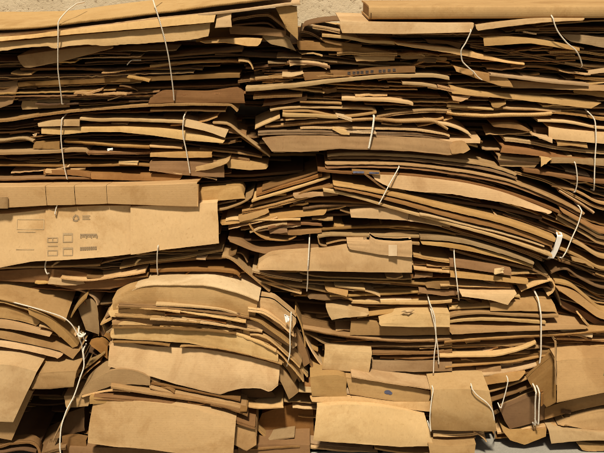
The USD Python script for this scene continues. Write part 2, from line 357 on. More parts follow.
def tube(path, rad, sides=6, phase=0.0):
    p = np.asarray(path, float); t = np.gradient(p, axis=0); t /= np.linalg.norm(t, axis=1, keepdims=True) + 1e-12
    a = np.cross(t, [1.0, 0.2, 0.1]); a /= np.linalg.norm(a, axis=1, keepdims=True) + 1e-12; b = np.cross(t, a)
    g = np.arange(sides + 1) * 2 * np.pi / sides + phase
    rr = np.broadcast_to(rad, (len(p),))
    V = p[:, None] + rr[:, None, None] * (np.cos(g)[None, :, None] * a[:, None] + np.sin(g)[None, :, None] * b[:, None])
    return V.reshape(-1, 3), quads(len(p), sides + 1), a, b
def hull_y(thing, pts, slack=0.007):
    """How far out a taut string must lie to clear the sheets of its bale: per point of PTS a y."""
    allv = np.vstack(thing.points)
    ref = np.array([P(a, b, thing.front) for a, b in pts])
    keep = []
    for q in ref:
        m = (np.abs(allv[:, 0] - q[0]) < 0.022) & (np.abs(allv[:, 2] - q[2]) < 0.014)
        keep.append(allv[m, 1].min() if m.any() else thing.front + 0.06)
    z = np.concatenate([[0], np.cumsum(np.linalg.norm(np.diff(ref, axis=0), axis=1))])
    h = []
    for i in range(len(z)):                                     # lower hull
        while len(h) >= 2 and (keep[h[-1]] - keep[h[-2]]) * (z[i] - z[h[-2]]) >= (keep[i] - keep[h[-2]]) * (z[h[-1]] - z[h[-2]]): h.pop()
        h.append(i)
    return np.interp(z, z[h], np.array(keep)[h]) - slack
def twine(pts, rad=0.0027, tails=(0.2, 0.2), thing=None, name='twine', strap=0, label=None, slack=0.007, ys=None):
    thing = thing or CUR
    p = parse(pts) if not isinstance(pts, str) else np.array([tuple(map(float, q.split(','))) for q in pts.split()])
    L = np.linalg.norm(np.diff(p, axis=0), axis=1).sum()
    n = int(max(12, L / 1.3)); p = resample(p, n)
    ys = hull_y(thing, p, slack) if ys is None else np.linspace(ys[0], ys[1], n)
    w = np.array([P(a, b, yy) for (a, b), yy in zip(p, ys)])
    SEED[0] += 1
    w[:, 0] += 0.0016 * nz(w[:, 2], SEED[0], 18)
    for end, tail in ((0, tails[0]), (-1, tails[1])):
        if tail:
            q = np.array([w[end] + np.array([0, tail * k, (0.008 if end == 0 else -0.008) * min(1, k * 3)]) for k in (np.linspace(1, .06, 8) if end == 0 else np.linspace(.06, 1, 8))])
            w = np.vstack([q, w]) if end == 0 else np.vstack([w, q])
    if strap:
        t = np.gradient(w, axis=0); t /= np.linalg.norm(t, axis=1, keepdims=True) + 1e-12
        sd = np.cross(t, [0, -1.0, 0]); sd /= np.linalg.norm(sd, axis=1, keepdims=True) + 1e-12
        O = np.stack([w + sd * strap * k for k in (-1, -.3, .3, 1)], 1)
        v, f, e = shell(O, 0.0012)
        return put(thing.path, name, v, f, STRAP, None, thing.base, label)
    s = np.concatenate([[0], np.cumsum(np.linalg.norm(np.diff(w, axis=0), axis=1))])
    m = int(s[-1] / 0.0022); ss = np.linspace(0, s[-1], max(m, 20))
    w = np.stack([np.interp(ss, s, w[:, k]) for k in range(3)], 1)
    _, _, a, b = tube(w, 0.001)
    parts = []
    for ph in (0, math.pi):
        g = ss / 0.012 * 2 * math.pi + ph
        c = w + (np.cos(g)[:, None] * a + np.sin(g)[:, None] * b) * rad * 0.42
        v, f, _, _ = tube(c, rad * (0.66 + 0.06 * nz(ss, SEED[0], 60)), 5)
        parts.append((v, f, np.zeros(len(v))))
    v, f, e = join(parts)
    return put(thing.path, name, v, f, TWINE, None, thing.base, label)
def knot(parent, base, c, r, seed=0, label=None):
    rr = random.Random(seed); parts = []
    for k in range(6):
        ax = np.array([rr.uniform(-1, 1), rr.uniform(-1, 1), rr.uniform(-1, 1)]); ax /= np.linalg.norm(ax)
        u = np.cross(ax, [0.3, 1, .2]); u /= np.linalg.norm(u); w = np.cross(ax, u)
        g = np.linspace(0, rr.uniform(3.5, 6), 18); q = r * rr.uniform(.45, .8)
        p = np.asarray(c) + q * (np.cos(g)[:, None] * u + rr.uniform(.6, 1) * np.sin(g)[:, None] * w) + ax * (np.linspace(-.3, .3, 18) * r)[:, None]
        if k > 3: p = np.asarray(c) + u * (np.linspace(0, 1.7, 18) * r)[:, None] + w * (0.3 * r * np.sin(g * 1.3))[:, None]
        v, f, _, _ = tube(p, 0.0030, 5); parts.append((v, f, np.zeros(len(v))))
    v, f, e = join(parts)
    return put(parent, 'knot', v, f, TWINE, None, base, label)
def scrap(c, w, h, mat, name, seed=0, label=None):
    i, j = np.meshgrid(np.linspace(-1, 1, 9), np.linspace(-1, 1, 6), indexing='ij')
    g = np.stack([i * w * (1 - .35 * j * (seed % 2)), np.zeros_like(i), j * -h + .35 * h * i * (1 if seed % 3 else -1)], -1)
    q = meshkit.noise(np.stack([i * 1.7, j * 1.7, np.full_like(i, seed + .5)], -1), seed) - .5
    q2 = meshkit.noise(np.stack([i * 2.4, j * 2.4, np.full_like(i, seed + 7.5)], -1), seed) - .5
    g[..., 1] += q * h * 1.6; g[..., 0] += q2 * w * .7; g[..., 2] += q * h * .8
    v, f, e = shell(g + np.asarray(c), .0016)
    return put(CUR.path, name, v, f, mat, e, CUR.base, label)
def lump(parent, base, c, r, mat, name, seed=0, squash=(1, 1, 1), label=None):
    import trimesh
    m = trimesh.creation.icosphere(2, r); v = np.array(m.vertices)
    v *= (1 + 0.45 * (meshkit.fbm(v / r * 1.6 + seed * 3.3, 3, seed) - 0.5)[:, None] * 1.4) * np.array(squash)
    return put(parent, name, v + np.asarray(c), np.array(m.faces), mat, None, base, label)
def decal(sheet, thing, polys, mat, name, lift=0.0016, label=None):
    """Flat print lying on the face of a folded sheet; POLYS are shapely shapes in photograph-sized units (px right, px down)."""
    from scipy.interpolate import LinearNDInterpolator
    import trimesh
    path, O, y0 = sheet
    g = O.reshape(-1, 3); fy = LinearNDInterpolator(g[:, [0, 2]], g[:, 1])
    V, FF, off = [], [], 0
    for q in polys:
        for h in getattr(q, 'geoms', [q]):
            if h.is_empty: continue
            v2, f2 = trimesh.creation.triangulate_polygon(h.segmentize(1.5), engine='earcut')
            v = np.array([P(a, b, y0) for a, b in v2])
            yy = fy(v[:, 0], v[:, 2]); yy = np.where(np.isnan(yy), np.nanmin(yy) if np.isfinite(yy).any() else y0, yy)
            v[:, 1] = yy - lift
            V.append(v); FF.append(np.array(f2) + off); off += len(v)
    return put(path, name, np.vstack(V), np.vstack(FF), mat, None, thing.base, label)
GROUP = 'tied bales of flattened cardboard stacked against the wall'
def bale(label, cx, py, front):
    global CUR
    b = P(cx, py, front); b[1] += 0.25
    CUR = Thing('cardboard_bale', label, 'cardboard bale', b, GROUP, front)
    return CUR

# ------------------------------------------------------------------ the setting
import trimesh
from shapely.geometry import Polygon, box, Point, LineString
from shapely import affinity
def grid_mesh(p0, du, dv, nu, nv, disp, amp, sd):
    u, v = np.meshgrid(np.linspace(0, 1, nu), np.linspace(0, 1, nv), indexing='ij')
    g = np.array(p0) + u[..., None] * np.array(du) + v[..., None] * np.array(dv)
    g = g + np.array(disp) * (amp * (meshkit.fbm(g * 3.0, 4, sd) - 0.5))[..., None]
    return g.reshape(-1, 3), quads(nu, nv)
v, f = grid_mesh((-30, -12, 0), (60, 0, 0), (0, 40, 0), 60, 40, (0, 0, 1), 0.004, 3)
tag(stage.GetPrimAtPath(put('/World', 'floor', v, f, CONCRETE)), 'bare grey concrete floor under the lowest bales', 'floor', kind='structure')
wv, wf = grid_mesh((-6, 0.80, -0.1), (12, 0, 0), (0, 0, 3.6), 160, 60, (0, 1, 0), 0.02, 5)
wallp = put('/World', 'wall', wv, wf, PLASTER)
tag(stage.GetPrimAtPath(wallp), 'pale rough plastered wall showing above the top bales', 'wall', kind='structure')

# ================================================================== top row
bale('top left bale with big pale sheets over dark brown ones, twine at both sides', 120, 106, 0.03)
S("0,28 40,26 75,22 150,13 237,2 290,-5", 3, 'L', y=-9, s=.055, d=.5)
S("0,33 75,27 150,18 220,11 300,1", 3.5, 'W', y=-8, s=.02)
F("0,37 75,29 150,20 216,12", "0,41 75,34 150,28 214,22", 'L', y=-9)
F("0,42 75,35 150,29 210,23", "0,51 20,48 48,46 53,49 70,46 86,44 102,46 150,43 190,40 210,36", 'L', y=-7.5, jag=1.4)
F("17,56 50,51 85,47 112,45", "21,67 30,68 60,62 90,54 115,47", 'K', y=-4)
F("217,14 231,13", "215,28 232,27", 'L', y=-8)
S("232,18 250,16 267,14 278,21 286,28", 3, 'B', y=-4, d=.25)
S("232,25 250,23 266,22 276,28", 2.4, 'D', y=-2, d=.25)
F("230,26 260,27 286,31", "228,34 262,35 286,37", 'B', y=-3)
F("196,18 290,11", "196,42 290,40", 'B', y=7, d=.2)
F("274,4 297,7", "284,27 298,40", 'K', y=-7, d=.05)
F("200,41 225,39 245,38 262,39", "205,43 225,42 248,46 260,46", 'L', y=-5)
F("262,36 275,34 290,40", "268,44 285,47 296,51", 'G', y=-3)
F("0,82 18,80", "0,108 12,104 17,88", 'B', y=1)
S("20,69 60,68 120,69 155,66 200,60 240,60", 3, 'R', y=-1)
S("100,55 150,56 200,52 242,50", 3, 'B')
S("85,61 150,60 200,57 240,55", 2, 'D')
S("18,82 80,80 150,77 200,75 240,73", 6, 'B', style='fold', y=-1)
S("18,90 100,88 150,87 240,84", 3, 'B')
S("150,66 180,62 200,61 240,60", 3, 'K')
S("238,60 248,61 254,69", 2, 'L', y=-4, d=.1)
F("150,98 165,91 205,92 238,88 244,92", "148,104 170,103 215,103 245,103", 'R', y=-1.5)
S("18,98 80,97 150,96", 3, 'D')
F("22,101 70,100", "20,110 70,107", 'G', y=1.5)
S("0,74 80,73 150,72", 2.5, 'D'); S("0,64 18,63 60,61", 3, 'B')
S("215,52 250,54 285,57", 2.5, 'D'); S("238,80 270,78 296,75", 3.5, 'B'); S("246,67 285,64", 2.5, 'D')
S("70,57 100,52 130,54", 2.5, 'D', y=-1)
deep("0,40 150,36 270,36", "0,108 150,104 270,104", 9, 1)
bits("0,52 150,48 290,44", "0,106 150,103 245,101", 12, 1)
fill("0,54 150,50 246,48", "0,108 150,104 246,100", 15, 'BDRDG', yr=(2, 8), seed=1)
twine("72,7 65,13 58,24 58,46 58,66 60,86 62,104", tails=(.2, .15))
twine("152,-4 155,6 160,22 166,45 170,66 174,100", tails=(.2, .15))
fl = Thing('twine_tail', 'short loose frayed end of twine poking out among dark sheets', 'twine', P(128, 66, -.02))
fl.points = CUR.points; fl.front = CUR.front
twine("141,60 133,60 127,65", rad=.0022, tails=(0, 0), thing=fl, name='fibre')

bale('top right bale of straw coloured sheets under a bright cream strip', 430, 118, 0.03)
F("340,21 375,22 450,23 474,23", "340,33 400,34 440,33 473,32", 'W', y=-10, jag=.15, bulge=.002)
F("476,25 505,21 545,18 584,18", "476,31 505,27 545,22 584,20", 'L', y=-9)
S("302,26 318,22 342,20", 1.5, 'B', y=-2)
S("313,25 325,27 340,30", 4, 'L', y=-5); S("322,34 345,36 375,41 395,41", 4, 'L', y=-5, style='fold')
F("320,38 340,42 362,45", "324,42 342,46 362,48", 'B', y=-4)
S("300,30 312,33 322,39", 3, 'G')
F("297,41 320,43 360,47 398,53", "297,50 330,51 360,53 398,56", 'B', y=-3.5)
S("337,52 370,52 397,53", 4, 'K', y=-5)
F("395,42 420,45 450,48 480,54 510,61 525,63", "396,44 420,48 450,53 480,59 508,63 525,65", 'L', y=-6)
F("483,37 500,36 520,37 555,42 580,48", "484,46 500,45 530,43 555,47 580,51", 'K', y=-7)
F("562,34 580,35 604,38", "568,41 585,44 604,48", 'G', y=-5)
S("515,29 540,28", 3, 'G', y=-4); S("524,31 536,33", 2.5, 'W', y=-6, d=.08); S("536,25 570,22 604,20", 2, 'L'); S("518,28 560,27 604,28", 4, 'B', y=0)
S("550,50 580,50 604,53", 3, 'L', y=-2); S("556,56 580,57 604,60", 3, 'K'); S("565,62 604,66", 3, 'K')
S("470,44 520,52 560,60 604,68", 4, 'B', y=0); S("510,65 540,66 575,72 604,74", 3, 'B')
S("400,60 440,57 470,62", 2.5, 'D'); S("410,66 430,60 450,62", 2.6, 'R', y=-2)
F("454,66 462,68 485,73 505,76", "457,72 475,78 500,86 515,87", 'K', y=-6)
S("490,74 510,75 550,80 590,84", 3.5, 'L', y=-7)
F("500,80 550,83 604,86", "502,88 550,89 604,91", 'K', y=-5)
F("450,86 480,91 530,95 570,99 602,103", "450,93 480,96 520,100 560,105 592,109", 'K', y=-4)
S("246,88 275,86 300,84 330,80 370,76 400,74 430,74 450,77", 4.6, 'L', y=-6, style='fold')
prt = F("303,73 340,71 380,67 415,66", "303,81 330,78 370,74 415,72", 'B', y=-3.5, keep=True, jag=.1)
S("302,58 345,62 390,66", 2.4, 'G', y=-2); S("318,54 360,60 392,64", 2.4, 'B'); S("300,66 350,62 400,62 425,66", 3, 'B', y=0)
S("402,82 420,83 437,86", 3.5, 'L', y=-6); S("438,85 450,88 470,92 490,95", 4, 'K', y=-5)
S("255,93 300,95 325,99 342,100", 3, 'B'); S("342,98 380,99 413,103", 4, 'L', y=-5); S("253,96 275,95 302,94", 4, 'L', y=-4)
S("300,101 342,103", 3, 'K', y=-4); S("270,108 300,106 370,108 376,111", 3, 'L', y=-3)
S("300,89 340,90 400,93 440,95", 3, 'B'); S("375,116 400,112 430,110 452,111", 4, 'K', y=-3)
S("448,112 490,115 520,114 552,112", 4.2, 'L', y=-4); S("503,106 530,108 562,111", 3, 'L', y=-3); S("448,105 493,108", 3, 'L', y=-3)
S("560,107 604,113", 3, 'K'); S("287,62 310,63 330,66", 3, 'B', y=-3); S("250,78 290,76 340,72", 2.6, 'G')
S("400,52 440,54 480,60", 3, 'B', y=0); S("262,70 300,70", 2.4, 'D')
S("575,75 604,78", 3.5, 'B', y=-2); S("520,73 560,78", 2.5, 'G')
deep("280,34 450,30 604,30", "280,106 450,112 604,112", 9, 2)
bits("290,34 450,34 604,34", "255,104 450,108 604,110", 46, 2)
fill("300,30 450,30 604,30", "290,106 450,110 604,110", 19, 'BKGDBRK', yr=(1.5, 6), ends=(15, 0), seed=2)
fill("250,58 290,56 330,58", "250,100 290,102 330,104", 8, 'BDGK', yr=(1, 5), ends=(6, 12), seed=3)
twine("471,31 466,42 461,52 462,60 468,67 474,72", tails=(.05, .03))
twine("553,18 556,28 566,42 577,52 582,66", tails=(.08, .05))
twine("474,72 478,77 482,80", rad=.002, tails=(0, 0))
glyphs = []
for k, gx in enumerate([349, 354, 358, 362, 367, 372, 380, 384, 389, 394]):
    y = 73.2 - (gx - 347) * 0.075
    glyphs.append(box(gx - 1.5, y - 1.3, gx + 1.4, y + 1.3).difference(box(gx - .5, y - .5 + .3 * (k % 3), gx + 1.5, y + .2 + .3 * (k % 3))))
decal(prt, CUR, glyphs, DARK_INK, 'printed_mark', label='row of small smudged black print marks')

# long brown carton over the top right bale
t = Thing('long_carton', 'long smooth brown cardboard carton lying along the very top at right', 'carton', P(480, 19, -.02))
CUR = t; t.front = -0.02
a, b = P(369, 6, -.05), P(700, 5, -.05); a2, b2 = P(369, 19.5, -.05), P(700, 18, -.05)
def carton(p0, p1, q0, q1, depth, r=0.008, n=24):
    """a long flat box with rounded arrises between two front edges"""
    rows = []
    for k in np.linspace(0, 1, n):
        T, B = p0 * (1 - k) + p1 * k, q0 * (1 - k) + q1 * k
        h = T[2] - B[2]
        prof = [(depth, h), (depth * .5, h + .003), (r * 2, h), (r * .7, h - r * .25), (r * .2, h - r * .8), (0, h - r * 1.8), (-.002, h * .5), (0, r), (r * .7, r * .2), (r * 2, 0), (depth, 0)]
        wob = 0.002 * nz([T[0]], 77, 5)[0]
        rows.append([[T[0], T[1] + y + wob, B[2] + z + 0.5 * wob] for y, z in prof])
    return np.array(rows)
O = carton(a, b, a2, b2, 0.42)
v, f, e = shell(O, .006); put(t.path, 'sleeve', v, f, MAT['K'][0], e, t.base); t.points.append(v)
O2 = O[:2, :, :].copy(); 
def endcap(O, x, w=.004):
    ring = O[0]; c = ring.mean(0); n = len(ring)
    V = np.vstack([ring, ring + [w, 0, 0]]); V[:, 0] += x
    F_ = [(i, (i + 1) % n, n + (i + 1) % n) for i in range(n)] + [(i, n + (i + 1) % n, n + i) for i in range(n)]
    V = np.vstack([V, [c + [x, 0, 0]], [c + [x + w, 0, 0]]])
    F_ += [(i, 2 * n, (i + 1) % n) for i in range(n)] + [(n + i, n + (i + 1) % n, 2 * n + 1) for i in range(n)]
    return V, np.array(F_)
v, f = endcap(O, .006); put(t.path, 'end_flap', v, f, MAT['K'][1], np.zeros(len(v)), t.base)

# ================================================================== second row
bale('bale of long arched sheets with pale middle strips just below the top left bale', 120, 184, 0.06)
S("0,120 40,114 80,109 120,106 150,104 200,103 230,104 238,111", 3, 'K', y=-5, style='thin')
S("0,126 40,121 90,113 130,109", 2.6, 'D'); S("150,110 200,110 226,110", 2.5, 'K', y=-3); S("0,132 30,130 40,131", 2.5, 'B')
F("37,124 60,120 80,120", "38,127 60,126 80,126", 'L', y=-5)
S("80,118 110,118 150,119 185,121", 3.6, 'L', y=-5, style='fold')
F("183,120 200,124 228,131", "183,126 205,131 225,138", 'L', y=-6)
F("41,128 62,128 90,127 120,127 150,128 185,132 225,140", "41,134 62,135 90,132 120,132 150,135 185,140 223,143", 'L', y=-5, jag=.3)
S("213,121 225,122 240,132 258,146 270,155", 3, 'K', y=-4, d=.3); S("195,120 222,125 248,141 266,153", 2.4, 'B', d=.3)
S("0,140 22,138 33,140", 3, 'G', y=-3)
F("33,143 60,141", "32,149 60,149", 'B', y=-3)
S("63,140 100,143 150,146", 3.6, 'K', y=-4); S("150,145 182,147", 3, 'L', y=-4); S("62,136 150,140 200,145 240,150 262,155", 2.4, 'D')
S("0,152 45,151 85,149 88,152", 4.6, 'K', y=-5, style='fold'); S("88,152 110,151 135,152 150,153", 3, 'R', y=-4)
F("150,153 180,152 212,152", "150,157 185,158 212,157", 'K', y=-4)
S("0,164 20,164 60,165 130,164 150,164", 3, 'B', y=-3); S("118,163 138,163", 2.4, 'L', y=-5, d=.08)
F("150,162 200,161 224,162", "150,170 180,175 224,178", 'B', y=-4)
F("226,160 250,163 268,165", "228,168 250,170 268,169", 'K', y=-3)
S("215,173 240,174 280,172 303,170", 3.6, 'D', y=0); S("222,180 255,178 290,175", 3, 'D', y=2)
F("43,170 70,170 91,173", "43,175 70,175 91,177", 'R', y=-4)
S("0,178 50,177 90,177 150,180", 3.4, 'B', y=-5)
F("90,173 150,174 183,174", "90,179 150,181 180,181", 'R', y=-4)
S("200,148 235,152 262,157", 2.5, 'G'); S("0,158 60,157 150,159", 2.4, 'D'); S("160,149 220,155 250,158", 2.5, 'B')
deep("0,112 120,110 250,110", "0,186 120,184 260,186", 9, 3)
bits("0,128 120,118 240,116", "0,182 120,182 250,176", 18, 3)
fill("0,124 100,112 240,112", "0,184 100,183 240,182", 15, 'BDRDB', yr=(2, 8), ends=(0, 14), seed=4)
twine("62,119 61,136 63,158 67,179", tails=(.2, .15)); twine("184,117 183,130 186,150 190,173", tails=(.2, .15))
scrap(P(35, 135, -.01), 0.007, 0.005, MAT['W'][0], 'paper_scrap', 1); scrap(P(110, 149.5, .0), 0.0105, 0.0042, WHITE, 'paper_scrap', 2)

bale('small middle bale with a wide brown front face, one twine, under the top right bale', 365, 157, 0.02)
S("283,111 305,110 340,115 376,111", 3, 'K', y=-3); S("282,114 310,114 338,117", 4, 'L', y=-5); S("336,115 345,117 352,119", 3, 'W', y=-5, d=.1)
S("255,128 265,123 280,116", 2.8, 'L', y=-4, d=.2)
S("265,127 300,124 340,121 375,119 400,121 430,120 448,128", 3.4, 'K', y=-4); S("300,127 350,127 400,128 450,134", 2.6, 'L', y=-4)
S("258,131 300,131 345,132 400,132 450,138", 4.6, 'G', y=-4); S("345,131.5 376,132", 2.6, 'W', y=-6, d=.06)
F("262,139 300,136 345,137 375,137 420,139 465,145", "272,152 300,152 340,149 372,150 410,151 450,155 467,151", 'K', y=-6)
S("438,122 455,126 471,134", 3, 'L', y=-4); F("450,145 463,142 470,149", "450,154 463,153", 'K', y=-7)
S("440,132 470,137 483,142", 3, 'B'); S("455,140 478,146", 2.6, 'G', y=-2)
deep("250,112 360,112 480,112", "240,158 360,156 500,158", 7, 4)
bits("262,114 360,114 460,116", "270,138 360,134 470,142", 10, 4)
fill("262,118 350,116 440,118", "268,154 350,152 470,154", 9, 'BKGBL', yr=(1, 5), ends=(8, 14), seed=5)
twine("374,117 373,126 371,138 369,148", tails=(.25, .2), rad=.0042)

bale('right edge bale of short stacked ends beside a dark gap, twine near the frame edge', 560, 200, 0.03)
F("491,123 510,122 530,130", "492,127 510,128 528,131", 'B', y=-2)
S("538,119 560,120 604,127", 3, 'L', y=-4); S("552,111 580,114 604,118", 3, 'K', y=-3); S("570,122 604,124", 3, 'D')
F("549,127 570,130 604,133", "549,139 570,141 604,144", 'L', y=-5)
F("533,135 545,137 552,138", "540,138.5 552,143", 'L', y=-6)
F("533,127 548,128", "533,133 549,134", 'D', y=0)
S("505,138 530,141 560,147 604,151", 4, 'L', y=-3)
F("502,146 540,151 570,157 604,160", "500,152 540,156 570,161 604,164", 'R', y=-4)
F("498,155 530,158 543,158", "498,166 520,167 535,168", 'K', y=-3, creases=()) 
F("541,157 552,159", "541,167 546,163", 'L', y=-7)
F("550,157 572,158 604,160", "550,163 572,163 604,166", 'G', y=-5)
S("498,160 540,163", 2.2, 'D', y=-4)
S("523,168 560,174 604,180", 4.6, 'R', y=-5, style='fold')
S("515,172 540,178 555,184 575,195 604,208", 3, 'K', y=-3); S("553,185 575,190 604,203", 3.4, 'K', y=-4); S("560,190 580,202 595,212", 4, 'L', y=-3, d=.2)
S("570,184 604,190", 3, 'D'); S("580,194 604,198", 3, 'D')
S("500,134 535,133 560,139", 2.5, 'B')
deep("490,112 550,114 604,118", "470,170 550,180 604,205", 8, 5)
bits("500,124 550,122 604,124", "505,168 550,176 604,198", 16, 5)
fill("500,120 550,120 604,122", "502,172 550,178 604,200", 12, 'BKRDG', yr=(1, 5), ends=(6, 0), seed=6)
twine("588,112 595,122 596,140 595,160 594,190", tails=(.2, .15), rad=.0028); twine("575,163 577,180 575,192", tails=(.1, .1), rad=.0026)

# ================================================================== third row
bale('left bale fronted by a wide printed panel with a recycling mark', 110, 292, -0.02)
pank = dict(jag=.35, keep=True, bulge=.002, dy=-2.0, d=.4, crumple=.5, s=.02)
pan0 = F("0,214 45.6,209.4", "0,268 30,262 45.6,261", 'P', y=-6, **pank)
pan = F("46,209.4 100,206 130.4,206", "46,261 80,259 120,256 130.4,254.3", 'P', y=-6, label='wide pale panel printed with outline boxes and a recycling mark', **pank)
F("131,206.2 217,203", "131,254.3 160,250 219,244", 'P', y=-6.2, **pank)
F("196,192 240,189 244,195", "197,202 245,199", 'K', y=0); S("217,209 245,200 252,195", 3, 'K'); S("217,204 236,199", 2.5, 'G')
F("0,271 35,269 75,271 110,278 145,271", "0,281 40,283 75,290 110,289 150,279", 'R', y=-3)
S("60,277 85,280 110,277 145,271", 2.4, 'L', y=-6.5, d=.15); S("86,277 110,279 148,274", 2.4, 'B', y=-6, d=.15)
S("0,267 20,266 40,265 100,264", 3, 'K', y=-3)
S("100,262 130,256 160,252 215,247", 2.5, 'G', y=0); S("120,265 150,260 190,255 222,249", 3, 'G', y=-3); S("150,262 190,258 225,256 236,252", 4, 'B', y=-3)
S("196,258 206,258", 2.5, 'L', y=-5, d=.05)
S("150,269 200,268 235,271 240,275", 4.8, 'R', y=-4, style='fold'); S("150,281 200,280 240,284", 2.5, 'B'); S("150,275 200,274 232,276", 3, 'D')
S("222,254 230,257 245,270 270,292", 2.6, 'K', y=-4, d=.12); S("225,253 240,252 248,262", 2.2, 'B', d=.12)
S("55,286 80,290 95,297 99,304", 2.5, 'G', y=-2, d=.3)
S("95,303 120,301 160,284 200,286", 2.4, 'G', y=0, d=.3)
deep("0,200 110,198 240,190", "0,288 110,292 250,290", 9, 6)
bits("0,272 110,268 222,250", "0,282 110,290 240,284", 12, 6)
fill("0,252 110,252 222,250", "0,284 110,290 235,284", 9, 'BRDGK', yr=(2, 7), ends=(0, 8), seed=7)
fill("0,192 110,190 215,192", "0,246 110,244 225,246", 9, 'BDKRG', yr=(3, 8), ends=(0, 10), seed=17)
twine("158,247 157,258 158,276", tails=(.08, .15)); 
twine("46,261 45,267 47,274", tails=(.05, .1), rad=.003)
twine("58,203 56,209 55,214", tails=(.1, .03), rad=.0026)
ring = lambda x, y, r, w: Point(x, y).buffer(r).difference(Point(x, y).buffer(r - w))
rec = ring(76.3, 217.8, 3.2, 1.5)
for ang in (30, 150, 270):
    rec = rec.difference(affinity.rotate(box(77.8, 217.5, 81, 218.1), ang, origin=(76.3, 217.8)))
    rec = rec.union(affinity.rotate(Polygon([(78.0, 217.6), (80.4, 217.6), (79.2, 216.3)]), ang, origin=(76.3, 217.8)))
decal(pan, CUR, [rec], INK, 'recycling_mark', label='small dark round recycling mark of three chasing arrows')
decal(pan, CUR, [box(82.5, 215.0 + k * 1.7, 90.5 - (k % 2), 215.8 + k * 1.7) for k in range(3)], PALE_INK, 'printed_text')
def frame(x0, y0, x1, y1, w=.6): return box(x0, y0, x1, y1).difference(box(x0 + w, y0 + w, x1 - w, y1 - w))
for q in ([frame(48.5, 236, 59, 241, .8).union(box(53.4, 236, 54.2, 241))], [frame(48.8, 248.5, 59, 254, .8)], [box(49, 244.2, 59, 244.9)]):
    decal(pan, CUR, q, PALE_INK, 'printed_box')
for q in ([frame(63.8, 232, 73.6, 241, .9).union(box(64, 232, 73.2, 234))], [frame(64, 246, 74, 254, .8).union(box(64, 246, 73.8, 247.8))]):
    decal(pan, CUR, q, PALE_INK, 'printed_box')
decal(pan, CUR, [box(81, 232.9, 97.5, 234.2)] + [box(81.2 + 1.75 * k, 234.2, 82.2 + 1.75 * k + .25 * (k % 2), 236.2 + .9 * (k % 3 == 0)) for k in range(10)], INK, 'printed_mark', label='comb shaped smudged print')
decal(pan, CUR, [box(81 + 2.1 * k, 245.8 - .08 * k, 82.75 + 2.1 * k, 249 - .08 * k).difference(box(81.6 + 2.1 * k, 246.8 - .08 * k, 82.2 + 2.1 * k, 247.8 - .08 * k)) for k in range(8)], INK, 'printed_mark', label='smudged row of print blocks')
for q in (frame(17, 219, 44.5, 229, .5), box(18, 231, 36, 231.6), box(17, 248, 35, 248.6)): decal(pan0, CUR, [q], FAINT_INK, 'printed_box')

# flat carton lying over the printed bale
t = Thing('flat_carton', 'long flat pale carton with dark seams lying above the printed panel', 'carton', P(100, 208, -.08))
CUR = t; t.front = -0.09
cuts = [(-95, 45), (45, 74), (74, 106), (106, 197)]
tp, bt = parse("0,187 40,186.5 100,186 150,185 196,183"), parse("0,208 50,205.5 110,204 196,207")
def yat(p, x): return float(np.interp(x, p[:, 0], p[:, 1]))
for k, (x0, x1) in enumerate(cuts):
    xs = np.linspace(x0 + .25, x1 - .2, 8)
    rows = []
    for i, x in enumerate(xs):
        T, B = P(x, yat(tp, x), -.10), P(x, yat(bt, x), -.10); h = T[2] - B[2]
        e = 0.004 * (abs(i - 3.5) > 3.4)
        rows.append([[T[0], T[1] + y + e + .003 * nz([x], 40 + k, .05)[0], B[2] + z] for y, z in [(.32, h - .03), (.1, h - .012), (.03, h - .002), (.012, h), (.001, h), (0, h - .001), (-.002, h * .5), (0, .001), (.001, 0), (.014, 0), (.1, 0), (.32, 0)]])
    v, f, e = shell(np.array(rows), .004, (4, 5, 7, 8))
    t.points.append(v); put(t.path, 'panel', v, f, MAT['Q'][0], e, t.base)
rows = np.array([[P(x, y, yy) for x, yy in ((197.2, -.097), (198, -.05), (198.2, .1))] for y in (184, 190, 198, 206.5)])
v, f, e = shell(rows, .004); put(t.path, 'end_flap', v, f, MAT['Q'][0], e, t.base)
rows = np.array([[P(x, y, -.112 + .004 * math.sin(x)) for y in (197, 201, 205, 208.5)] for x in (-20, -8, 0, 5, 8)])
v, f, e = shell(rows, .004); put(t.path, 'torn_flap', v, f, MAT['L'][1], e, t.base)

bale('large middle bale of curved sheets sweeping down to the right frame edge', 430, 262, 0.0)
FF("327,154 350,152 400,154 450,158 480,162 517,174", "328,160 350,160 400,161 450,166 480,170 517,180", 2, 'KB', y=-2)
FF("325,162 360,162 400,163 450,168 500,177 540,191 585,213", "325,169 360,168 400,169 450,175 500,184 540,198 582,218", 2, 'KR', y=-3)
S("318,168 345,171 400,173 450,178 500,189 530,199 562,212", 4, 'R', y=-4)
F("372,175 400,176 450,181 500,192 530,203 552,212", "376,180 390,188 420,192 450,194 475,198 505,203 550,214", 'L', y=-5, jag=1.2)
S("365,173 375,181 386,189", 2, 'B', y=-6, d=.15); S("378,190 420,195 450,200 500,207 542,217", 4, 'D', y=-2); S("400,199 450,204 500,212 560,232", 3, 'D', y=-1)
S("242,211 280,202 300,196 330,188", 5, 'K', y=-3); S("252,199 280,192 300,186 330,176", 3.4, 'L', y=-3); S("256,194 280,187 300,181 322,174", 3, 'R', y=-2); S("250,205 300,192 330,182", 3.4, 'B', y=-2); S("262,188 300,177 318,172", 3, 'B')
S("246,207 280,197 326,185", 2.6, 'G')
FF("333,183 360,187 400,194 450,206 500,218 556,238", "334,189 360,194 400,205 450,219 500,231 552,249", 2, 'KR', y=-6)
S("420,212 450,220 500,233 545,246", 2, 'L', y=-7)
S("323,189 350,194 400,208 450,222 500,236 552,254", 4, 'L', y=-7, style='fold'); S("420,218 450,228 500,243 542,258", 3, 'B', y=-4)
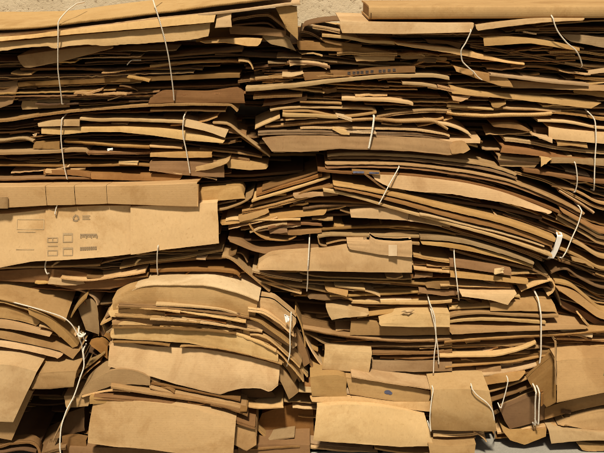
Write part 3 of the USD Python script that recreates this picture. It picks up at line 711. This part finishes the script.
FF("560,207 580,218 604,230", "556,221 580,234 604,247", 3, 'RBK', y=-3, d=.4); S("558,232 580,243 604,256", 4.6, 'L', y=-4); S("560,247 580,256 604,268", 4, 'K', y=-4); S("558,258 580,266 604,277", 3, 'B', y=-2)
S("500,203 540,214 580,230", 3, 'B'); S("540,220 580,238 604,250", 3, 'R', y=0); S("552,252 580,262 604,273", 3, 'K')
S("305,200 340,201 380,204", 3, 'R', y=-2); S("303,207 340,205 376,205", 4, 'B', y=-3)
F("350,211 380,208 409,213", "351,217 380,219 408,221", 'L', y=-5)
F("408,215 430,216 450,222", "409,220 450,227", 'K', y=-5)
S("225,220 250,220 300,219", 3, 'L', y=-4); F("220,222 250,218 280,214 327,209", "222,225 250,222 280,219 326,215", 'K', y=-3); S("268,225 300,222 322,224", 4, 'R', y=-3)
S("250,223 256,232 270,239 285,240 296,236", 2.2, 'K', y=-3, d=.2)
F("228,238 240,240 258,249 300,246 327,248", "230,241 250,250 265,254 300,252 325,252", 'B', y=-3)
S("300,231 340,228 400,225 430,228 455,232", 3, 'B', y=-3)
S("318,236 330,234 360,235 400,236 420,236", 3.4, 'G', y=-4); S("319,237 320,243 327,246", 2, 'G', y=-4, d=.15); S("326,244 345,240 370,240 420,243", 2.5, 'K', y=-4)
F("370,237 400,232 420,233", "372,239 400,236 420,237", 'G', y=-2)
FF("420,236 450,237 490,246 534,262", "421,245 450,249 490,257 533,269", 2, 'GK', y=-5)
S("450,232 490,240 540,256", 3, 'B', y=-4); S("290,228 330,226 370,224", 3, 'D'); S("300,214 350,214", 3, 'D', y=1)
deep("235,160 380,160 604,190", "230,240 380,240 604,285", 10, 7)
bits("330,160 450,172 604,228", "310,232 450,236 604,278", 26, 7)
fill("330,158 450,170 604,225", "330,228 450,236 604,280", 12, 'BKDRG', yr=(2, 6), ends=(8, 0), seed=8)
bits("245,200 290,188 335,180", "232,236 290,240 335,234", 16, 17)
fill("240,205 290,190 335,178", "235,240 290,240 335,236", 10, 'BKDRG', yr=(1, 6), ends=(6, 6), seed=9)
twine("399,167 393,178 386,191 379,204", tails=(.15, .1)); 
twine("582,211 578,224 572,238 566,252 562,258", tails=(.1, .1), rad=.0028)
twine("560,236 557,246 551,258", strap=.011, tails=(.05, .05), name='strap')
mk = F("352,170 380,172", "352,173 380,175", 'B', y=-5.5, d=.06, keep=True)
decal(mk, CUR, [box(353, 171.2, 364, 173), box(369, 171.8, 379, 173.4)], BLUE, 'printed_mark')

bale('middle bale with a torn pale panel and tape at its left, twine at both sides', 400, 306, -0.01)
F("258,264 272,255 330,251 349,248 412,243", "258,270 300,271 350,272 412,273", 'L', y=-7, jag=.3, label='pale panel with a torn upper edge')
pt = F("347,242 370,242 371,237 374,241 398,243 412,242", "348,250 380,255 412,257", 'L', y=-8.5, jag=.2, keep=True, d=.06)
q = [[P(x, y, -.108 - .003 * ((x - 388) / 5) ** 2) for y in (245, 249, 253, 256)] for x in (388.5, 391, 394, 397)]
v, f, e = shell(np.array(q), .0015); put(CUR.path, 'tape', v, f, TAPE, None, CUR.base)
F("450,260 490,265 511,269", "450,267 490,272 511,275", 'R', y=-5); S("414,256 450,261 470,264", 3, 'K', y=-4); S("450,249 480,256 535,269", 3, 'B', y=-2)
S("414,263 460,268 490,274", 2.6, 'D'); S("414,268 450,271", 3, 'L', y=-4)
F("450,272 500,277 529,281", "450,276 500,282 528,285", 'K', y=-6)
F("460,292 500,294 517,294", "462,296 490,300 508,305 513,298", 'L', y=-8)
S("440,284 480,286 512,288", 3.2, 'L', y=-5); scrap(P(499, 271, -.09), 0.0192, 0.0108, MAT['W'][0], 'torn_scrap', 4)
S("300,273 330,277 412,278", 2.4, 'G', y=-3); S("255,275 300,279 350,280 420,283 470,290", 3, 'K', y=-3); S("335,286 365,288", 3, 'L', y=-5, d=.1)
S("258,281 300,286 330,291 352,299", 3, 'K', y=-3); S("352,301 400,302 452,300", 4.4, 'L', y=-4); S("330,294 380,294 440,291", 3, 'K', y=-3)
F("325,287 348,291", "325,292 348,296", 'K', y=-5)
S("252,270 280,276 302,280", 3, 'L', y=-4); S("255,274 280,283 300,290", 2.5, 'K', y=-3); S("265,282 285,288 302,292", 2.6, 'L', y=-3)
S("360,281 420,286 470,292", 3, 'R', y=-1); S("365,290 430,289 500,290", 3, 'B', y=-1); S("440,297 470,301 500,302", 3, 'B')
S("350,296 400,297 440,296", 2.6, 'B'); S("500,262 530,268 548,276", 2.5, 'B', y=-2)
deep("225,250 400,250 560,262", "260,306 400,308 560,310", 8, 8)
bits("258,262 400,260 540,268", "300,296 400,306 520,304", 28, 8)
fill("258,262 400,258 540,268", "300,296 400,306 520,304", 11, 'BKRGD', yr=(1, 5), ends=(10, 12), seed=10)
twine("310,232 309,250 308,268 307,291", tails=(.1, .15), rad=.0028); twine("455,233 454,250 456,275 459,300", tails=(.15, .1))

bale('small bundle of curled crumpled sheets at the right frame edge', 590, 350, 0.0)
S("552,272 565,268 580,277 604,287", 3, 'B', y=-3); S("555,281 570,285 590,300 604,311", 4, 'K', y=-4)
F("556,287 575,292 590,303 604,312", "560,291 580,305 598,318 604,320", 'K', y=-5)
S("560,276 580,284 604,297", 3, 'B'); S("520,290 540,283 552,280 556,287 549,297", 2.2, 'L', y=-4, d=.15); S("532,290 545,286 552,289", 2, 'D', y=-2, d=.15)
S("548,276 556,288 562,305", 2.4, 'G', y=-2, d=.2)
F("560,300 585,312 604,322", "560,306 580,316 604,329", 'R', y=-1); S("556,310 580,318 604,330", 3, 'B'); S("562,318 604,338", 3, 'K')
S("570,274 604,280", 3, 'B'); S("585,326 604,332", 3, 'K', y=-2)
fill("556,276 580,282 604,290", "560,320 580,328 604,338", 8, 'BKD', yr=(1, 5), ends=(4, 0), seed=11)

# ================================================================== fourth row
bale('bottom left bale with wide top sheet and knotted white twine at its right', 40, 392, -0.06)
S("0,299 5,300 35,308 66,320", 2, 'K', y=-8, s=.28, d=.36); S("0,292 12,288 26,285", 2, 'L', y=10, s=.2, d=.2)
S("70,318 78,305 86,297", 2, 'K', y=-2, d=.25, s=.2)
F("28,308 45,315 62,329 77,347", "30,314 45,323 60,337 72,349", 'K', y=-8, d=.2)
F("0,306 25,313 40,322", "0,318 20,321 38,326", 'K', y=-6, d=.3)
S("0,301 20,306 40,313", 2.2, 'L', y=-7, d=.3)
F("0,320 25,325 52,333", "0,328 25,331 50,336", 'K', y=-7, d=.3)
S("40,324 55,331 60,338", 2.4, 'L', y=-7, d=.1)
F("0,331 30,338 60,345 80,350", "0,338 30,344 60,351 73,359", 'K', y=-7)
F("0,341 30,346 63,354", "0,346 30,351 60,358", 'L', y=-8)
F("0,350 25,355 50,362", "0,358 25,362 48,367", 'K', y=-7)
F("0,361 40,367 81,370", "0,367 40,371 76,379", 'K', y=-6)
S("45,358 70,365 82,366", 2.6, 'B'); S("40,344 65,352 80,360", 2.6, 'B', y=-3); S("0,347 40,355", 2.5, 'D', y=-3)
F("78,308 90,299 97,306", "86,330 101,336", 'G', y=2, d=.1); S("84,300 94,316 104,338 112,352", 2.4, 'B', y=2, d=.12); S("92,300 100,318 108,345", 2.2, 'K', y=5, d=.12)
F("89,344 100,341 108,346", "92,347 108,358", 'R', y=-2, d=.1); S("88,352 100,356 104,362", 2.5, 'D', y=0, d=.1)
S("78,372 92,362 104,352", 2.4, 'G', y=-4, d=.15); S("74,388 84,374 100,360", 2.2, 'K', y=-3, d=.15)
deep("0,300 60,300 110,300", "0,372 60,376 110,376", 8, 9)
bits("0,306 40,312 76,330", "0,368 40,372 80,376", 12, 9)
fill("0,303 40,312 72,326", "0,368 40,372 80,376", 11, 'KBGB', yr=(0, 4), ends=(0, 5), seed=12)
twp = twine("0,299 20,304 45,311 64,318 72,325 78,336 82,347 83,360", tails=(0, .1))
k = stage.GetPrimAtPath(twp)
knot(twp, CUR.base, P(81.5, 334, -.17), .020, 7, label='bushy white knot')
twine("83,352 84,364 80,378 74,396 66,412 61,430 60,446 62,458", tails=(.06, 0), rad=.0031, ys=(-.19, -.30))

bale('bulging pale bale of torn sheets at bottom left centre with a huge sagging panel', 195, 400, -0.10)
F("112,300 130,290 150,286 200,285 235,292 258,301", "113,311 140,306 155,305 180,304 220,309 255,316", 'L', y=-5, d=.4, s=.02, jag=.8)
S("118,298 150,285 200,284 236,291 259,300", 1.6, 'W', y=-5.8, d=.2)
S("156,303 180,305 220,309 246,318", 2.6, 'L', y=-7)
F("108,312 135,309 165,313 200,315 228,317", "110,317 135,319 165,320 205,324 236,328", 'L', y=-6)
S("165,313 200,314 227,317", 2.2, 'R', y=-7, d=.1); S("164,317 200,319 226,321", 2.2, 'R', y=-7.5, d=.1)
F("112,321 135,318 170,320 205,326 243,331", "112,325 140,325 180,329 210,332 240,337", 'K', y=-6.5)
S("226,320 238,322 242,330", 2.2, 'B', y=-6, d=.1)
F("110,333 125,322 160,328 200,330 240,336 279,351", "110,339 150,341 190,343 230,351 278,361", 'L', y=-8, jag=.4)
F("110,345 117,341 150,346 200,349 240,356 280,366", "108,366 125,371 150,376 175,384 220,395 228,392 242,389 260,389 270,393 278,386", 'L', y=-7, jag=.8, creases=(137,), bulge=.01, dy=-3, label='huge sagging pale panel with a torn lower edge')
F("256,302 270,303 284,312 296,322", "254,312 268,320 280,328 291,331", 'L', y=-4, d=.1)
for k in range(9):
    q = k * 6.2
    F([(276 + q * .42, 318 + q), (290 + q * .25, 327 + q * 1.02)], [(273 + q * .42, 322.5 + q), (287 + q * .25, 333 + q)], 'LKLBLKLKB'[k], y=-2.4 - .5 * (k % 3), d=.08, jag=1.2)
F("245,320 262,322 280,332 297,346", "246,326 262,330 280,342 293,349", 'L', y=-5, d=.1)
F("243,330 262,334 282,344", "243,337 262,342 280,350", 'L', y=-6, d=.1)
F("276,341 290,347 302,360", "278,347 290,357 299,370", 'K', y=-3, d=.1); F("280,352 292,362 298,376", "280,362 289,372 294,384", 'K', y=-4, d=.1)
S("268,316 284,330 296,336", 2.2, 'B', y=-5, d=.08); S("286,350 300,366 308,376", 2.2, 'L', y=-2, d=.1)
F("280,366 290,378 299,392", "274,372 282,384 289,400", 'K', y=-6, d=.08)
F("296,330 304,345 310,362", "293,338 299,354 304,366", 'B', y=1, d=.1); S("296,312 303,328 306,346", 2.2, 'K', y=2, d=.12); S("304,334 312,350 322,364", 2.2, 'L', y=3, d=.12); S("300,345 308,360 318,372", 2.2, 'B', y=2, d=.12)
F("222,394 240,389 262,389 273,393", "223,396 240,397 262,398 276,398", 'D', y=-1, d=.2)
S("150,378 180,388 230,401 262,408 283,408", 3, 'L', y=-8)
S("205,392 245,400 280,406", 2.4, 'B', y=-3)
for k, (x0, x1, y0_, y1_, tn) in enumerate([(118, 250, 306, 318, 'B'), (130, 246, 309, 321, 'L'), (114, 200, 316, 321, 'K'), (150, 262, 318, 333, 'L'), (112, 236, 327, 333, 'B'), (160, 270, 326, 345, 'K'),
        (116, 180, 307, 310, 'L'), (200, 276, 329, 349, 'L'), (112, 170, 342, 344, 'B'), (180, 282, 345, 364, 'K'), (240, 284, 344, 362, 'L'), (236, 292, 316, 344, 'K'), (248, 294, 311, 336, 'L'), (250, 300, 334, 366, 'L'), (262, 304, 348, 380, 'K')]):
    S([(x0, y0_), ((x0 * 2 + x1) / 3, y0_ + (y1_ - y0_) * .12), ((x0 + 2 * x1) / 3, y0_ + (y1_ - y0_) * .5), (x1, y1_)], 1.5 + .25 * (k % 4), tn, y=-8.0 - .4 * (k % 5), style='thin', jag=1.2, d=.1)
S("104,318 112,312 122,305", 2.4, 'K', y=-2, d=.2); S("100,324 112,318", 2.4, 'L', y=-3, d=.15); S("106,333 114,327", 2.5, 'G', y=-2, d=.15)
deep("110,292 200,290 300,300", "90,396 200,398 300,396", 10, 10)
bits("112,308 180,306 262,314", "112,340 180,346 284,362", 16, 10)
fill("114,296 180,288 262,304", "112,364 180,384 284,392", 14, 'KLBK', yr=(1, 4), ends=(4, 8), seed=13)
twine("291,320 290,335 290,350 287,366", tails=(.06, .06), rad=.0026)
scrap(P(287, 319, -.19), 0.008, 0.014, WHITE, 'paper_scrap', 9)

bale('middle bale of long level sheets with two white twines and a small square flap', 440, 378, -0.03)
F("326,308 345,309 369,313", "330,321 345,318 366,315", 'L', y=-5, d=.2, jag=1.2)
S("357,318 380,314 405,311", 3, 'K', y=-4)
F("351,321 378,323 379,326 450,327", "350,335 400,336 450,335", 'K', y=-4)
F("379,320 402,314 420,313 450,314", "379,326 420,327 450,327", 'L', y=-7, jag=.3)
scrap(P(408, 312, -.11), 0.0209, 0.0077, MAT['L'][0], 'torn_scrap', 5)
S("302,328 330,333 360,337 400,340 452,338", 3.6, 'K', y=-5); F("300,320 320,326 345,332", "301,328 320,332 345,336", 'B', y=-1)
S("300,331 312,336 330,345 352,346 452,343", 2.6, 'G', y=-3); S("318,336 360,341 420,345 450,341", 2.4, 'D'); S("300,334 308,344 318,350", 2.2, 'K', y=-2, d=.2)
F("325,350 372,352", "322,370 369,373", 'L', y=-8, d=.25, jag=.2, label='small square pale flap')
S("373,352 420,353 452,350", 3, 'B', y=-4); S("380,357 420,357 452,354", 3, 'R', y=-3)
F("372,362 400,363 452,362", "371,371 410,372 452,371", 'G', y=-5)
S("338,373 380,375 410,378 452,374", 4.6, 'L', y=-6, jag=2.2)
F("490,303 520,302 555,305", "490,311 520,311 557,312", 'K', y=-4); S("448,316 480,312 510,314 558,315", 4, 'K', y=-5); S("448,321 490,318 545,320", 4.4, 'L', y=-5); S("450,309 470,307 492,305", 3, 'L', y=-3)
F("448,327 500,328 560,325 590,326", "450,334 500,332 560,330 588,330", 'K', y=-6, jag=.3); S("582,317 586,322 590,326", 2.6, 'L', y=-6, d=.1)
S("448,323 520,325 562,323", 2.6, 'B', y=-3); S("445,340 500,336 560,333 604,330", 4, 'K', y=-5); S("445,347 500,344 536,342", 3, 'G', y=-3); S("440,355 490,354 520,348 536,342", 3.6, 'L', y=-6)
S("445,365 500,362 550,356", 4, 'K', y=-5); S("438,374 480,374 520,369 552,362", 4.2, 'L', y=-6); S("445,360 500,357 550,351", 3, 'B', y=-3)
F("450,378 480,375 525,371", "455,382 470,388 490,384 520,379", 'K', y=-6)
S("557,338 580,339 604,340", 3, 'K', y=-3); S("560,344 604,347", 3, 'B'); S("555,357 580,350 604,346", 3, 'K', y=-3); S("560,332 604,334", 3, 'B', y=0)
S("402,346 450,346 490,344", 2.5, 'B', y=-2); S("450,350 500,348 540,345", 2.4, 'D', y=-1)
deep("300,304 440,306 604,310", "300,380 440,382 604,374", 9, 11)
bits("310,322 440,316 600,320", "335,378 440,378 570,362", 34, 11)
fill("310,318 440,312 600,320", "335,378 440,378 570,362", 15, 'KBGRBK', yr=(1, 5), ends=(8, 10), seed=14)
twine("430,304 435,320 436,340 434,358 433,391", tails=(.2, .05)); twine("431,310 436,335 439,364", tails=(.1, .1), rad=.0026)
twine("538,298 541,320 541,350 539,368", tails=(.2, .1), rad=.0036)

# ================================================================== bottom row
bale('lowest left heap of slanted flaps beside a black hollow', 35, 452, -0.19)
F("0,365 36,373", "-22,421 12,424", 'L', y=-7, d=.3, jag=.2, bulge=.004)
F("8,384 33,392", "-10,437 11,441", 'K', y=-2, d=.3, jag=.2)
F("32,384 40,373 76,372", "31,388 50,389 73,388", 'K', y=-4, d=.3)
S("0,446 10,443 28,442 38,446 40,453", 4, 'B', y=-5, style='thin', d=.06); S("0,452 20,449 36,452", 3, 'D', y=-5)
S("30,458 50,450 66,446", 4, 'B', y=-4); F("46,447 60,443", "42,456 60,456", 'B', y=-2, d=.05)
S("52,440 62,420 72,400", 2, 'G', y=-4, d=.1)
F("68,412 84,408", "60,436 84,432", 'D', y=3, d=.2); F("64,396 90,394", "66,408 90,406", 'K', y=0, d=.2)
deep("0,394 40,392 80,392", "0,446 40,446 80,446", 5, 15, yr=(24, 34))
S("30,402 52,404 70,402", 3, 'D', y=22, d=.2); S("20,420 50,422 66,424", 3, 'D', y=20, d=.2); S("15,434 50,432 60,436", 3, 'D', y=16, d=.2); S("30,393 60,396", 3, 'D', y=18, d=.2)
F("62,436 86,440", "62,458 88,458", 'B', y=-2, d=.1)

bale('lowest bale with one big blank pale panel under the bulging bale', 165, 458, -0.17)
F("93,402 130,402 170,405 236,420", "85,444 110,447 150,450 180,453 233,458", 'L', y=-8, jag=.2, dy=-3, label='big blank pale panel')
F("80,394 95,379 120,369 150,378", "86,395 110,386 130,384 150,386", 'K', y=-4, d=.3)
S("82,396 96,392 112,390 130,391", 2.4, 'L', y=-5, d=.25)
S("111,384 150,391 200,400 246,410", 4, 'K', y=-6, style='fold'); S("150,386 200,397 246,406", 3, 'K', y=-4); S("150,382 200,392 240,400", 2.4, 'B', y=-3)
S("210,404 240,411 248,414", 3, 'B', y=-6); S("205,408 236,416 246,420", 2.6, 'D', y=-3); S("240,410 247,411", 2.2, 'B', y=-7, d=.1)
S("94,396 150,401 200,410 255,427", 4.4, 'R', y=-7, style='cut'); S("180,403 220,410 250,421", 2.6, 'B', y=-4)
F("235,425 255,427 257,436", "234,445 246,452 256,446", 'K', y=-6, d=.2); F("70,446 240,451", "70,462 240,464", 'B', y=-5, d=.3); F("90,396 112,397", "90,403 112,404", 'K', y=-7, d=.2)
S("234,440 240,447 248,454", 3, 'D', y=-4, d=.1)
deep("60,396 160,398 270,398", "60,450 160,452 270,450", 6, 12, yr=(16, 30))
bits("85,388 160,388 250,406", "90,398 160,402 250,424", 10, 12)
fill("90,392 160,394 250,414", "92,450 160,452 246,454", 9, 'KBDG', yr=(1, 5), ends=(3, 4), seed=15)

bale('lowest middle bale with a rolled over pale flap and a broad kraft panel', 390, 448, -0.12)
F("262,413 285,406 313,402", "250,440 280,441 314,438", 'R', y=4, dy=-2, jag=.4, d=.3, label='crumpled reddish brown sheet')
F("310,377 335,375 347,380 346,388", "312,396 330,397 347,397", 'K', y=-4, d=.25)
spot = F("346,378 380,382 430,391", "350,395 400,402 430,403", 'K', y=-4, keep=True, jag=.2)
decal(spot, CUR, [affinity.scale(Point(387.5, 391.5).buffer(1), 3.4, 2.0), affinity.scale(Point(390, 392.5).buffer(1), 2.2, 1.5)], BLUE, 'stain')
S("352,377 400,383 430,387", 2.4, 'L', y=-6); F("310,397 350,397 400,402 431,402", "312,402 360,404 400,408 431,412", 'L', y=-5, jag=.2)
S("318,405 340,404 352,398", 2.4, 'K', y=-6, d=.15)
F("317,406 345,404 400,410 425,416", "313,440 350,443 400,447 434,447", 'L', y=-8, jag=1.0, dy=-3, bulge=.012, label='broad kraft panel with ragged lower edge')
F("431,391 460,389 489,390", "431,431 460,431 496,430", 'L', y=-10, dy=.5, bulge=.014, jag=.2, d=.3, label='pale flap rolled over the front')
S("433,433 465,434 484,431", 4.4, 'L', y=-7); S("474,432 482,436 487,441", 3, 'L', y=-8, d=.1); S("436,439 460,440 476,438", 3, 'G', y=-5)
S("246,446 270,440 294,437", 2.2, 'G', y=-6); F("238,445 310,444", "238,458 310,458", 'B', y=-9, d=.3); S("250,449 300,446", 2.5, 'B', y=-10, d=.1); S("252,441 275,437 290,436", 2, 'G', y=-3, d=.2)
S("296,446 340,449 382,452", 3, 'L', y=-5); S("300,441 330,446 360,448", 3, 'G', y=-3); S("296,451 340,455 400,456", 3, 'G', y=-3); S("258,447 290,449 310,446", 3, 'B', y=-1)
F("428,443 450,446 476,444", "430,456 474,456", 'K', y=-11, d=.2); S("375,449 410,452 440,450", 3, 'K', y=-7)
S("430,395 432,410 436,424", 2, 'D', y=-2, d=.1); S("255,425 262,433 270,440", 2.4, 'K', y=-3, d=.1)
F("258,452 300,453 420,457", "258,462 300,463 420,466", 'G', y=-3)
deep("250,384 380,386 500,386", "250,446 380,448 490,442", 8, 13)
bits("256,384 380,380 500,384", "256,402 380,396 500,400", 8, 13)
fill("300,384 380,388 490,392", "262,450 380,452 490,442", 12, 'KBGR', yr=(2, 7), ends=(8, 4), seed=16)
twine("472,389 476,394 488,404 493,412 495,428 494,442", tails=(.03, 0)); 
twine("433,391 431,404 430,418 431,431", tails=(.03, .1), rad=.0026)

bale('lowest right bale with a broad brown folded panel and doubled white twine', 560, 446, -0.07)
F("530,384 542,372 556,361", "545,408 550,406 556,402", 'B', y=-8, jag=.2)
g = F("557,361 575,359 604,358", "557,403 580,398 604,393", 'K', y=-8.4, jag=.3, keep=True, label='broad brown folded panel')
F("555,341 557,342", "554.5,384 556.5,376", 'G', y=-10, d=.04, jag=.2)
decal(g, CUR, [Polygon([(602, 373), (604.5, 366), (605.5, 368), (603.5, 375)])], GREEN, 'printed_mark')
F("500,410 518,402 536,396 546,405", "508,429 530,424 552,418", 'B', y=-4, jag=.3)
F("545,409 580,398 604,393", "545,420 580,410 604,405", 'K', y=-5, jag=.3)
F("558,425 580,416 604,411", "565,425.5 585,430 604,431", 'K', y=-7, jag=.6, label='kraft flap torn at its corner')
F("548,429 575,430 604,432", "551,443 580,440 604,440", 'L', y=-9, jag=.9)
S("491,399 530,387 562,372", 3, 'B', y=-2); S("490,392 520,381 538,372", 3, 'K', y=-2); S("500,404 530,392 548,384", 3, 'K', y=-1); S("494,412 520,400", 2.6, 'D', y=0)
S("520,372 545,362 556,352", 3, 'B', y=0); S("500,386 530,374 548,364", 2.6, 'G', y=0)
S("506,430 530,426 560,421 580,415", 3, 'B', y=-4); S("498,434 530,428 556,423", 3, 'L', y=-5); S("556,420 580,412 604,408", 2.6, 'D', y=-2)
F("503,431 530,432 547,429", "510,440 525,445 546,437", 'K', y=-7, jag=.8)
F("576,441 604,444", "582,450 604,456", 'K', y=-8)
S("545,424 560,424 580,428", 3, 'D', y=-1); S("495,438 510,436", 2.6, 'B', y=-3)
scrap(P(566, 412, -.13), 0.0198, 0.0072, MAT['D'][0], 'torn_scrap', 6)
F("541.5,393 544,394", "541,405 544,404", 'R', y=-11, d=.03)
deep("490,370 550,366 604,360", "490,438 550,438 604,438", 8, 14)
bits("500,388 550,376 604,400", "500,432 550,430 604,436", 14, 14)
fill("505,396 550,376 604,366", "512,436 550,438 604,440", 10, 'KBRG', yr=(1.5, 6), ends=(4, 0), seed=18)
twine("536,392 535,405 535,425", tails=(.06, .06), rad=.0036); twine("539.5,393 539,406 538.5,424", tails=(.06, .06), rad=.0034)
twine("508,381 505,394 501,408", tails=(.03, .06), rad=.0026, ys=(-.155, -.15))
